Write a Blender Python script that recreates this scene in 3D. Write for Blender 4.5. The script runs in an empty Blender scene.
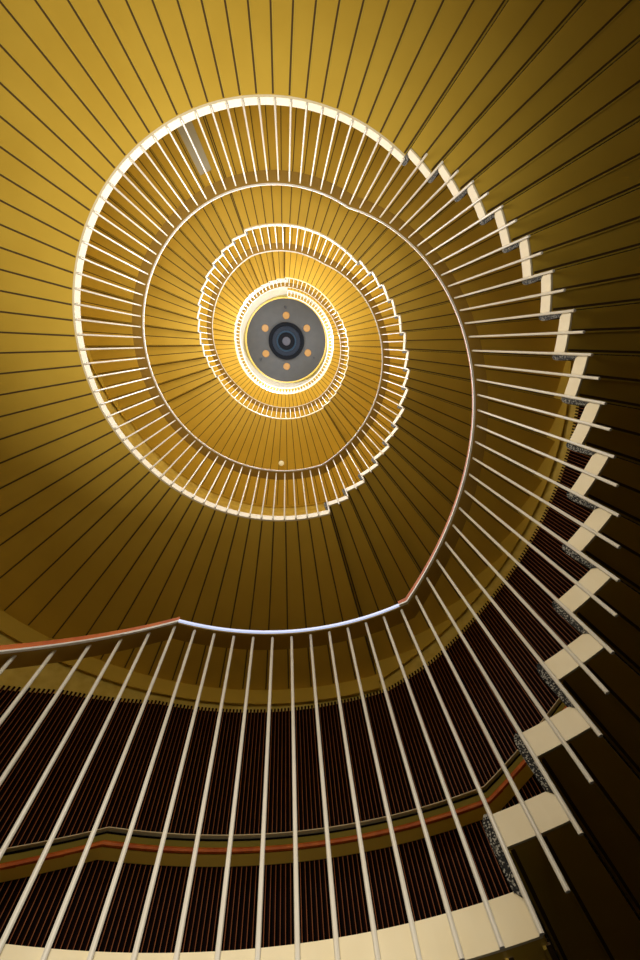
import bpy, bmesh, math, random
from mathutils import Matrix, Vector
random.seed(4)
S = 1.2            # metres per measured unit
ZOFF = 1.70        # the ground floor lies this far (in units) under the camera
CX, CY = -0.0304, 0.0014       # axis of the stair well, measured from the camera
R_ROD = 1.1286
R_IN = 1.138       # well edge of slabs
R_SL = 2.677         # outer edge of slabs and treads, just clear of the slats
R_OUT = 2.705      # outer wall
sc = bpy.context.scene
col = sc.collection

def P(r, th, z):
    a = math.radians(th)
    return Vector((-(CX + r*math.cos(a))*S, (CY + r*math.sin(a))*S, (z + ZOFF)*S))

# ------------------------------------------------------------------ materials
def nd(nt, t, **kw):
    n = nt.nodes.new(t)
    for k, v in kw.items():
        n.inputs[k].default_value = v
    return n

def mat(name, c1, c2=None, scale=20, rough=.5, metal=0, bump=0, detail=4, spec=.5, emit=None, power=0, lo=.35, hi=.65):
    m = bpy.data.materials.new(name); m.use_nodes = True
    nt = m.node_tree; b = nt.nodes['Principled BSDF']
    b.inputs['Roughness'].default_value = rough
    b.inputs['Metallic'].default_value = metal
    b.inputs['Specular IOR Level'].default_value = spec
    tc = nt.nodes.new('ShaderNodeTexCoord')
    n = nd(nt, 'ShaderNodeTexNoise', Scale=scale, Detail=detail)
    nt.links.new(tc.outputs['Object'], n.inputs['Vector'])
    r = nt.nodes.new('ShaderNodeValToRGB')
    r.color_ramp.elements[0].position = lo; r.color_ramp.elements[1].position = hi
    r.color_ramp.elements[0].color = (*c1, 1); r.color_ramp.elements[1].color = (*(c2 or c1), 1)
    nt.links.new(n.outputs['Fac'], r.inputs['Fac'])
    nt.links.new(r.outputs['Color'], b.inputs['Base Color'])
    if bump:
        bp = nd(nt, 'ShaderNodeBump', Strength=bump, Distance=.004)
        nt.links.new(n.outputs['Fac'], bp.inputs['Height']); nt.links.new(bp.outputs['Normal'], b.inputs['Normal'])
    if emit:
        b.inputs['Emission Color'].default_value = (*emit, 1); b.inputs['Emission Strength'].default_value = power
    return m

M = {
 'gold':   mat('gold_paint', (.68, .435, .050), (.73, .48, .060), 2.5, .42),
 'rib':    mat('gold_rib', (.68, .46, .065), (.72, .50, .075), 6, .25),
 'groove_shade': mat('rib_groove_shade', (.10, .055, .012), None, 6, .7),  # dark strip painting the shade in the gap beside each rib
 'olive':  mat('ochre_border', (.74, .50, .06), (.80, .54, .07), 3, .5),
 'shelf_lit': mat('yellow_shelf_lit', (.92, .70, .14), (.96, .76, .17), 3, .6),  # rail underside brightened: light from below put into the colour
 'olive_shaded': mat('olive_fascia_shaded', (.24, .19, .03), (.28, .215, .035), 3, .7, spec=.1),  # rail front darkened: its shade is put into the colour
 'cream':  mat('cream_paint', (.86, .73, .46), (.90, .78, .52), 9, .45, bump=.05),
 'rod':    mat('ivory_rod', (.86, .80, .68), (.90, .85, .74), 12, .35),
 'wood':   mat('red_wood', (.52, .10, .010), (.68, .17, .018), 14, .4, spec=.2),
 'strip':  mat('white_trim', (.85, .83, .80), None, 10, .3),
 'glow':   mat('lit_strip', (.3, .3, .32), None, 10, .3, emit=(.58, .66, .92), power=.9),
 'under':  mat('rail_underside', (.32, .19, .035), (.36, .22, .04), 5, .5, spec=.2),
 'plaster':mat('yellow_plaster', (.80, .56, .09), (.95, .72, .16), 9, .75, bump=.5, detail=9),
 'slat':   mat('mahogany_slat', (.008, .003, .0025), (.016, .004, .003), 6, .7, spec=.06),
 'slat_glint':mat('mahogany_edge_highlight', (.42, .13, .035), (.50, .17, .05), 5, .45, spec=.3),  # highlight along each slat, painted as an orange strip
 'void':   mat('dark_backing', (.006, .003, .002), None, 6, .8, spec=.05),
 'black':  mat('black_metal', (.012, .012, .014), None, 10, .4),
 'grey':   mat('grey_ceiling_paint', (.030, .030, .028), (.036, .036, .034), 5, .6),
 'white':  mat('white_ceiling', (.86, .84, .80), (.90, .88, .84), 4, .6),
 'orange': mat('orange_spot', (.27, .125, .006), (.30, .14, .008), 10, .5),
 'blue':   mat('dark_blue_metal', (.0015, .005, .013), (.002, .007, .016), 8, .6, spec=.2),
 'bluelt': mat('steel_blue_metal', (.006, .022, .042), (.007, .025, .046), 8, .6, spec=.2),
 'navy':   mat('near_black_metal', (.0012, .002, .004), None, 8, .6, spec=.08),
 'lens':   mat('grey_lens', (.05, .05, .065), (.06, .06, .075), 8, .6, spec=.2),
 'rim':    mat('brass_rim', (.75, .48, .09), None, 8, .35),
 'pale':   mat('pale_grey_panel', (.50, .49, .42), (.56, .54, .46), 4, .45),
 'floor':  mat('dark_stone_floor', (.05, .045, .04), (.09, .08, .07), 30, .5),
 'bulb':   mat('ivory_lamp_globe', (.9, .85, .6), None, 8, .3, emit=(1, .85, .5), power=.3),
}
def terrazzo():
    m = bpy.data.materials.new('terrazzo'); m.use_nodes = True
    nt = m.node_tree; b = nt.nodes['Principled BSDF']; b.inputs['Roughness'].default_value = .7; b.inputs['Specular IOR Level'].default_value = .2
    tc = nt.nodes.new('ShaderNodeTexCoord')
    v = nd(nt, 'ShaderNodeTexVoronoi', Scale=260.); r = nt.nodes.new('ShaderNodeValToRGB')
    nt.links.new(tc.outputs['Object'], v.inputs['Vector'])
    e = r.color_ramp.elements
    e[0].position = .0; e[0].color = (.008, .008, .008, 1); e[1].position = .60; e[1].color = (.014, .014, .013, 1)
    k = e.new(.74); k.color = (.34, .32, .27, 1)
    nt.links.new(v.outputs['Color'], r.inputs['Fac']); nt.links.new(r.outputs['Color'], b.inputs['Base Color'])
    return m
M['terrazzo'] = terrazzo()

# ------------------------------------------------------------------ helpers
def build(name, bm, mats, parent=None, smooth=False):
    bmesh.ops.recalc_face_normals(bm, faces=bm.faces)
    me = bpy.data.meshes.new(name); bm.to_mesh(me); bm.free()
    for m in (mats if isinstance(mats, (list, tuple)) else [mats]): me.materials.append(m)
    if smooth:
        for p in me.polygons: p.use_smooth = True
    o = bpy.data.objects.new(name, me); col.objects.link(o)
    if parent:
        o.parent = parent
        if parent.parent: base = parent.parent.location
        else: base = parent.location
        # vertices are in world space; shift by the empty's place
        if parent.type == 'EMPTY': me.transform(Matrix.Translation(-parent.location))
        elif parent.parent: me.transform(Matrix.Translation(-parent.parent.location))
    return o

def thing(name, label, cat, loc, group=None):
    o = bpy.data.objects.new(name, None); col.objects.link(o); o.location = loc
    o.empty_display_size = .1; o['label'] = label; o['category'] = cat
    if group: o['group'] = group
    return o

def tag(o, label, cat, group=None):
    o['label'] = label; o['category'] = cat
    if group: o['group'] = group
    return o

def struct(o): o['kind'] = 'structure'; return o

def ring(bm, prof, a0, a1, zf=None, step=2.0, mi=None, closed=False, offs=None):
    """sweep a closed (r, dz) profile round the well between two angles; zf(angle) is added to dz"""
    n = max(1, int(math.ceil(abs(a1-a0)/step))); zf = zf or (lambda t: 0.)
    rings = []
    ths = sorted(set([a0 + (a1-a0)*i/n for i in range(n+1)] + [t for t in (offs or []) if min(a0, a1) < t < max(a0, a1)]))
    for t in (ths[:-1] if closed else ths):
        z = zf(t); rings.append([bm.verts.new(P(r, t, z+dz)) for r, dz in prof])
    m = len(prof); pairs = list(zip(rings, rings[1:])) + ([(rings[-1], rings[0])] if closed else [])
    for A, B_ in pairs:
        for j in range(m):
            f = bm.faces.new((A[j], A[(j+1) % m], B_[(j+1) % m], B_[j]))
            if mi: f.material_index = mi[j]
    if not closed:
        for k, A in ((0, rings[0]), (1, rings[-1])):
            f = bm.faces.new(A)
            if mi: f.material_index = mi[0]
    return bm

def rect(r0, r1, z0, z1): return [(r0, z0), (r1, z0), (r1, z1), (r0, z1)]

def tube(bm, A, B_, rad, n=8):
    d = (B_-A).normalized(); u = d.orthogonal().normalized(); v = d.cross(u)
    ra = [bm.verts.new(A + (u*math.cos(2*math.pi*k/n) + v*math.sin(2*math.pi*k/n))*rad) for k in range(n)]
    rb = [bm.verts.new(B_ + (u*math.cos(2*math.pi*k/n) + v*math.sin(2*math.pi*k/n))*rad) for k in range(n)]
    for k in range(n): bm.faces.new((ra[k], ra[(k+1) % n], rb[(k+1) % n], rb[k]))
    bm.faces.new(ra); bm.faces.new(rb)

def rib(bm, th, z, r0=R_IN+.012, r1=2.65, h=.005, w=.0032):
    """radial joint under the soffit: a light bead with a dark groove beside it"""
    for off, ww, hh, mi in ((0, w, h, 1), (w*2.5, w*1.5, h*.25, 2)):
        vs = []
        for r in (r0, r1):
            for dw in (-ww, ww):
                for dz in (.002, -hh):
                    da = math.degrees((dw+off)/r)
                    vs.append(bm.verts.new(P(r, th+da, z+dz)))
        a = vs
        for q in ((0,1,3,2), (4,5,7,6), (0,1,5,4), (2,3,7,6), (0,2,6,4), (1,3,7,5)):
            f = bm.faces.new([a[i] for i in q]); f.material_index = mi

# ------------------------------------------------------------------ the stair's course
# landings: (start, end, underside z); flights climb between them with rising angle
T = .062            # slab thickness
LAND = [(-120.5, -65.4, .355), (53.7, 285.2, 2.402), (405.2, 468.4, 4.515), (564.4, 662., 6.19), (750., 808., 7.80), (896., 1165., 9.50)]
FL = []
NST = [15, 15, 12, 11, 11]
for (a, b, n) in zip(LAND, LAND[1:], NST):
    zt = 2.312 if n == 15 and a[0] < 0 else a[2] + (b[2]-a[2])*n/(n+1)     # level of the last tread
    FL.append((a[1], b[0], a[2], zt))

def rail_z(t):
    """underside of the handrail, by running angle"""
    pts = [(-200., 1.27-.0171*87.7), (-112.3, 1.27), (-63.6, 1.27), (61.5, 3.385), (287.5, 3.385), (421., 5.515), (470., 5.515), (580., 7.17), (664., 7.17), (766., 8.76), (810., 8.76), (910., 10.45), (1300., 10.45)]
    for (x0, y0), (x1, y1) in zip(pts, pts[1:]):
        if x0 <= t <= x1: return y0 + (y1-y0)*(t-x0)/(x1-x0)
    return pts[-1][1]
KINK = [-112.3, -63.6, 61.5, 287.5, 421., 470., 580., 664., 766., 810., 910.]

WHICH = ['lowest', 'second', 'third', 'fourth', 'fifth']
def flight(a0, a1, z0, z1, n, ztop, label, high=False):
    R_SL = 2.698 if high else 2.677; drop = .004 if high else .06
    da = (a1-a0)/n; dz = (z1-z0)/n
    base = P(0, 0, z0); t = thing('stair_flight', label, 'stairs', base)
    hel = lambda th: z0 + (z1-z0)*(th-a0)/(a1-a0)
    for k in range(n+1):
        s, e = a0+k*da, a0+(k+1)*da
        zb = z0 + (k+1)*dz
        # riser: terrazzo slab standing on the tread below with a rounded nose on top
        bm = bmesh.new()
        if k == n: zb = ztop
        zl = z0 + k*dz + T
        zt = zb + T + .004
        w = 1.35
        prof = [(s+.15, zl-.02), (s+.15, zt), (s-w*.55, zt), (s-w*.86, zt-.012), (s-w, zt-.034), (s-w*.95, zt-.06), (s-w*.72, zl+.0), (s-w*.6, zl-.001)]
        A = [bm.verts.new(P(R_IN-.004, th, z)) for th, z in prof]
        B_ = [bm.verts.new(P(R_SL, s+(th-s)*.42, z)) for th, z in prof]
        m = len(prof)
        for j in range(m): bm.faces.new((A[j], A[(j+1) % m], B_[(j+1) % m], B_[j]))
        bm.faces.new(A); bm.faces.new(B_)
        build('riser', bm, M['terrazzo'], t)
        if k == n: break     # the last riser meets the landing
        bm = bmesh.new()
        ring(bm, rect(R_IN+.006, R_SL, 0, T), s, e, lambda th: zb, 2.0)
        rib(bm, s+.3, zb); rib(bm, (s+e)/2, zb)
        tr = build('tread', bm, [M['gold'], M['rib'], M['groove_shade']], t)
        bm = bmesh.new(); ring(bm, rect(R_IN-.002, R_IN+.008, 0, T), s, e, lambda th: zb, 2.0)
        build('tread_edge', bm, M['cream'], tr)
    # outer string that carries the treads along the wall
    bm = bmesh.new(); ring(bm, rect(2.662, 2.668, -drop, .16), a0, a1, hel, 2.0)
    build('outer_string', bm, M['olive'], t)
    return t

def landing(a0, a1, z, label, high=False):
    R_SL = 2.698 if high else 2.677; drop = .01 if high else .125
    t = thing('stair_landing', label, 'landing', P(0, 0, z))
    bm = bmesh.new(); ring(bm, rect(R_IN+.006, R_SL, 0, T), a0, a1, lambda th: z, 2.0)
    n = max(1, round((a1-a0)/4.0)); d = (a1-a0)/n
    for k in range(n+1):
        rib(bm, min(a0+k*d, a1-.3) if k else a0+.3, z, r0=R_IN+(.04 if a0 < -100 else .012))
    build('slab', bm, [M['gold'], M['rib'], M['groove_shade']], t)
    bm = bmesh.new(); ring(bm, rect(R_IN-.002, R_IN+.008, -.001, T+.002), a0, a1, lambda th: z, 2.0)
    build('edge_band', bm, M['cream'], t)
    bm = bmesh.new(); ring(bm, rect(2.660, 2.668, -drop, .0), a0, a1, lambda th: z, 2.0)
    build('outer_string', bm, M['olive'], t)
    return t

RODBM = {}
def railing(a0, a1, label, n, zbot, first, last, lit=False, group=None):
    zmid = zbot((a0+a1)/2)
    t = thing('stair_railing', label, 'railing', P(0, 0, zmid))
    zf = rail_z
    bm = bmesh.new()
    full = [(1.108, .012), (1.186, .012), (1.180, .040), (1.165, .052), (1.130, .046), (1.108, .034)]
    low = [(1.110, .012), (1.186, .012), (1.184, .022), (1.172, .032), (1.152, .034), (1.112, .0135)]
    if lit: ring(bm, full, a0, -112.3, zf, 2.0); ring(bm, low, -112.3, a1, zf, 2.0)
    else: ring(bm, full, a0, a1, zf, 2.0, offs=KINK)
    h = build('handrail', bm, M['wood'], t)
    bm = bmesh.new(); ring(bm, rect(1.112, 1.190, .0, .012), a0, a1, zf, 2.0, offs=KINK)
    build('rail_underside', bm, M['under'], t)
    hh = .010 if lit else .0075
    if lit:
        bm = bmesh.new(); ring(bm, rect(1.103, 1.1115, .001, .011), a0, -112.3, zf, 2.0); build('trim_strip', bm, M['strip'], t)
    bm = bmesh.new(); ring(bm, rect(1.100, 1.1075 if lit else 1.1115, .001, hh), -112.3 if lit else a0, a1, zf, 2.0, offs=KINK)
    o = build('light_strip' if lit else 'trim_strip', bm, M['glow'] if lit else M['strip'], t)
    d = (last-first)/max(1, n-1)
    for k in range(n):
        th = first + k*d
        bm = bmesh.new()
        tube(bm, P(R_ROD, th, zbot(th)), P(R_ROD, th, zf(th)+.004), .0056*S, 8)
        build('baluster', bm, M['rod'], t)
    return t

F_LAB = ['stone-nosed spiral flight at the right, the nearest and largest, climbing from the bottom landing',
 'cream-edged stair flight of the second storey, stepping up behind the inner railing at lower right',
 'third stair flight up, small cream steps on the left of the inner ring',
 'fourth stair flight up, tiny steps low on the right beside the white ring',
 'topmost stair flight, tiny steps at the left of the white ring']
L_LAB = ['nearest landing with a broad cream edge along the bottom of the picture',
 'large curved landing with white edge and gold ribbed underside at upper left',
 'short gold landing above the big one, at the top of the middle ring',
 'gold ribbed landing lying at the bottom of the middle ring',
 'short landing just outside the white ring at the top',
 'topmost landing whose white edge rings the grey ceiling disc']
RL_LAB = ['nearest level railing whose handrail glows bluish white, over the bottom landing',
 'long curved railing of white rods around the large upper left landing',
 'level railing of thin white rods at the top of the middle ring',
 'level railing of white rods at the bottom of the middle ring',
 'tiny level railing at the upper right of the white ring',
 'brightly lit tiny railing of the topmost landing around the ceiling disc']
RF_LAB = ['railing of long ivory rods climbing the nearest flight on the right',
 'railing of short rods on the second flight, at the right of the middle ring',
 'railing of short rods on the third flight, at the left of the middle ring',
 'tiny rod railing on the fourth flight, right of the white ring',
 'tiny rod railing on the topmost flight, left of the white ring']
for i, (a0, a1, z) in enumerate(LAND):
    landing(a0, a1, z, L_LAB[i], i >= 3)
for i, (a0, a1, z0, z1) in enumerate(FL):
    flight(a0, a1, z0, z1, NST[i], LAND[i+1][2], F_LAB[i], i >= 2)
# the flight that comes up from the ground floor to the nearest landing
flight(-120.5-8*7.94, -120.5, .355-9*.1305, .355-.1305, 8, .355, 'lowest flight descending at the left out of the picture from the nearest landing')

# railings
for i, (a0, a1, z) in enumerate(LAND):
    n = round((a1-a0)/4.0)
    d = (a1-a0)/n
    # rods at both ends belong to the landing
    railing(a0, a1, RL_LAB[i], n+1, lambda th, z=z: z-.002, a0, a1, lit=(i == 0))
for i, (a0, a1, z0, z1) in enumerate(FL):
    n = 2*NST[i]; d = (a1-a0)/n
    railing(a0, a1, RF_LAB[i], n-1, lambda th, a0=a0, a1=a1, z0=z0, z1=z1, dz=(-.030 if i == 0 else .012): z0+dz+(z1-z0)*(th-a0)/(a1-a0), a0+d, a1-d)
railing(-184., -120.5, 'orange-red wooden handrail and rods going down at the left from the nearest landing', 15,
        lambda th: .355-.1305-.03-.01644*(-120.5-th), -120.5-15*3.97, -120.5-3.97)

# ------------------------------------------------------------------ walls, floor, ceiling
GZ = -1.64
bm = bmesh.new(); ring(bm, rect(R_OUT, R_OUT+.12, GZ, 11.9), 0, 360, None, 2.0, closed=True)
struct(build('wall_round', bm, M['plaster']))
bm = bmesh.new(); ring(bm, rect(.0005, R_OUT+.12, GZ-.08, GZ), 0, 360, None, 3.0, closed=True)
struct(build('floor', bm, M['floor']))
bm = bmesh.new(); ring(bm, rect(.0005, R_OUT+.12, 11.9, 12.0), 0, 360, None, 3.0, closed=True)
struct(build('ceiling', bm, M['white']))

# slatted cladding on the wall behind the lower flights
def slat_top(t):
    pts = [(-215, .70), (-140, 1.90), (-132, 2.02), (-125, 2.149), (-112, 2.275), (-90, 2.295), (-74, 2.315), (-65, 2.43), (-53, 2.655), (-11, 3.37), (70, 4.7)]
    for (x0, y0), (x1, y1) in zip(pts, pts[1:]):
        if x0 <= t <= x1: return (y0+(y1-y0)*(t-x0)/(x1-x0))*.9817
    return 2
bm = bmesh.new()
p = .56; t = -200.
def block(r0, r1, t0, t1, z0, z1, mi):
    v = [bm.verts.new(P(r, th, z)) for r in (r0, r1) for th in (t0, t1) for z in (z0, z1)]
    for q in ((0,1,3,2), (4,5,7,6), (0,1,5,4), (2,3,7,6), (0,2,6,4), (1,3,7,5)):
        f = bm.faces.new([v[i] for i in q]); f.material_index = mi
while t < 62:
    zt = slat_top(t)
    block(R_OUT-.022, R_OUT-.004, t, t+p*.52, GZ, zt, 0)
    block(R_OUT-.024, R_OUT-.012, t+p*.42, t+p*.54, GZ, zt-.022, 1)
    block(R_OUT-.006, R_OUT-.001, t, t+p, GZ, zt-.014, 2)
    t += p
struct(build('wall_slats', bm, [M['slat'], M['slat_glint'], M['void']]))

# wall handrail
def wr(t):
    if t < -112: return 1.294 - .0169*(-112-t)
    if t < -65.5: return 1.294
    return 1.294 + .0168*(t+65.5)
w = thing('wall_handrail', 'olive boxed wall rail with orange wooden edge across the slatted wall', 'handrail', P(2.62, -90, 1.294))
for nm, prof, m in (
    ('rail_shelf', rect(2.570, 2.6795, 0, .014), 'shelf_lit'),
    ('wooden_edge', [(2.552, .000), (2.576, .000), (2.576, .020), (2.556, .020), (2.550, .011)], 'wood'),
    ('fascia', rect(2.578, 2.592, .014, .058), 'olive_shaded'),
    ('recess_shade', rect(2.600, 2.610, .014, .080), 'void'),  # dark strip painting the shade inside the rail
    ('top_trim', rect(2.574, 2.6795, .083, .087), 'cream')):
    bm = bmesh.new(); ring(bm, prof, -205, 40, wr, 2.0, offs=[-112, -65.5]); build(nm, bm, M[m], w)

# ------------------------------------------------------------------ ceiling disc
DZ = 11.55; DS = DZ/10
def lathe(prof, cx, cy, mats, name, parent, n=64, mi=None, smooth=False):
    bm = bmesh.new(); rings = []
    for r, z in prof:
        rings.append([bm.verts.new(Vector((-(cx+r*math.cos(2*math.pi*k/n))*S, (cy+r*math.sin(2*math.pi*k/n))*S, (z+ZOFF)*S))) for k in range(n)])
    m = len(prof)
    for j in range(m):
        A, B_ = rings[j], rings[(j+1) % m]
        for k in range(n): bm.faces.new((A[k], A[(k+1) % n], B_[(k+1) % n], B_[k]))
    return build(name, bm, mats, parent, smooth)
dcx, dcy = CX+.033*DS, CY+.065*DS
dl = P(0, 0, DZ)
d = thing('ceiling_disc', 'round grey ceiling disc with six orange spots at the very top', 'ceiling panel', dl)
RD = .965*DS
lathe([(.001, DZ), (RD, DZ), (RD, DZ+.06), (.001, DZ+.06)], dcx, dcy, M['grey'], 'disc_panel', d)
lathe([(RD-.01, DZ-.01), (RD+.028, DZ-.01), (RD+.028, DZ+.06), (RD-.01, DZ+.06)], dcx, dcy, M['rim'], 'brass_rim', d)
for a in (89, 31, -27, -91, -151, 149):
    r = .585*DS; x = dcx+r*math.cos(math.radians(a)); y = dcy+r*math.sin(math.radians(a))
    lathe([(.001, DZ-.012), (.078*DS, DZ-.012), (.085*DS, DZ), (.001, DZ)], x, y, M['orange'], 'spot_cover', d, 20)
for a in (90, -147, -30):
    r = .765*DS; x = dcx+r*math.cos(math.radians(a)); y = dcy+r*math.sin(math.radians(a))
    lathe([(.001, DZ-.02), (.024*DS, DZ-.02), (.03*DS, DZ), (.001, DZ)], x, y, M['black'], 'fixing_hook', d, 12)
lm = thing('ceiling_lamp', 'dark blue round lamp with concentric rings at the middle of the grey disc', 'lamp', P(0, 0, DZ-.1))
for nm, r0, r1, h, m in (('outer_ring', .34, .43, .10, 'navy'), ('blue_ring', .24, .34, .075, 'blue'), ('steel_ring', .205, .24, .085, 'bluelt'), ('inner_ring', .10, .205, .065, 'navy'), ('lens', .001, .10, .09, 'lens')):
    lathe([(r0*DS, DZ-h), (r1*DS-.004, DZ-h), (r1*DS, DZ-h+.02), (r1*DS, DZ-.001), (r0*DS, DZ-.001)], dcx, dcy+.005, M[m], nm, lm, 48)

# small globe lamp on a high soffit
t = thing('globe_lamp', 'small ivory globe lamp on the ribbed gold underside below the middle ring', 'lamp', P(1.86, -93.2, 6.19))
bm = bmesh.new(); bmesh.ops.create_uvsphere(bm, u_segments=20, v_segments=12, radius=.045*S)
bmesh.ops.translate(bm, verts=bm.verts, vec=P(1.86, -93.2, 6.115)); build('globe', bm, M['bulb'], t, True)
c = P(1.86, -93.2, 6.17)
bm = bmesh.new(); tube(bm, c, P(1.86, -93.2, 6.189), .03*S, 16); build('mount', bm, M['black'], t)

# pale panel on the soffit at upper left
bm = bmesh.new(); ring(bm, rect(1.74, 2.60, -.010, -.004), 472.0, 476.1, lambda th: 4.515 + 1.5417/12, 1.0)
tag(build('soffit_panel', bm, M['pale']), 'pale grey panel between two ribs under the gold stair at upper left', 'panel')

# ------------------------------------------------------------------ lights
def area(name, loc, size, power, color, rot=(0, 0, 0), shape='DISK', spread=180):
    l = bpy.data.lights.new(name, 'AREA'); l.shape = shape; l.size = size; l.energy = power; l.color = color; l.spread = math.radians(spread)
    o = bpy.data.objects.new(name, l); col.objects.link(o); o.location = loc; o.rotation_euler = rot; return o
def point(name, loc, power, color, rad=.1):
    l = bpy.data.lights.new(name, 'POINT'); l.energy = power; l.color = color; l.shadow_soft_size = rad
    o = bpy.data.objects.new(name, l); col.objects.link(o); o.location = loc; return o
WARM = (1, .94, .82)
point('well_fill', P(.40, 115, 1.38), 39, WARM, .3)  # added lamp, unseen, brightens the rods, bands and near soffits
for z, r_, th, e in ((3.4, .4, 120, 50), (5.1, .4, 150, 65), (6.9, .4, 60, 95), (8.5, .4, 150, 85)):
    point('well_fill', P(r_, th, z), e, (1, .97, .93), .3)  # more added unseen lamps to brighten the upper soffits
for th in (10, 130, 250):
    point('top_floor_light', P(.92, th, 9.75), 130, (.78, .86, 1), .06)
def spot(name, loc, to, power, color, ang, rad=.15, blend=1):
    l = bpy.data.lights.new(name, 'SPOT'); l.energy = power; l.color = color; l.spot_size = math.radians(ang); l.spot_blend = blend; l.shadow_soft_size = rad
    o = bpy.data.objects.new(name, l); col.objects.link(o); o.location = loc
    o.rotation_euler = (to-loc).to_track_quat('-Z', 'Y').to_euler(); return o
spot('wall_fill_spot', P(.25, 90, .10), P(2.6, -96, .55), 60, WARM, 58)  # added unseen spot to brighten the wall rail and slats
spot('uplight_fill', P(.4, 290, -1.3), P(.8, 125, 2.4), 500, WARM, 53, .45)  # added unseen upward spot, cone shaped for the soffit gradient
w_ = bpy.data.worlds.new('world'); sc.world = w_; w_.use_nodes = True
w_.node_tree.nodes['Background'].inputs[0].default_value = (.02, .03, .05, 1)

# ------------------------------------------------------------------ camera
BX = Vector((0.9965819049958493, 0.027522285136395503, 0.07789114491208225))   # rows: cam right, cam up, cam forward
BY = Vector((0, 0.9428713887664558, -0.33315693636125154))
BZ = Vector((-0.08261057217356658, 0.332018174301477, 0.9396485647829566))
right = Vector((-BX[0], BY[0], BZ[0])); up = Vector((-BX[1], BY[1], BZ[1])); fwd = Vector((-BX[2], BY[2], BZ[2]))
cam = bpy.data.cameras.new('camera'); cam.sensor_fit = 'HORIZONTAL'; cam.sensor_width = 24; cam.lens = 384.045*24/640; cam.clip_start = .01
co = bpy.data.objects.new('camera', cam); col.objects.link(co)
mw = Matrix((right, up, -fwd)).transposed().to_4x4(); mw.translation = Vector((0, 0, ZOFF*S))
co.matrix_world = mw
sc.camera = co
sc.cycles.diffuse_bounces = 2
sc.view_settings.view_transform = 'Standard'; sc.view_settings.look = 'None'; sc.view_settings.exposure = 0; sc.view_settings.gamma = 1
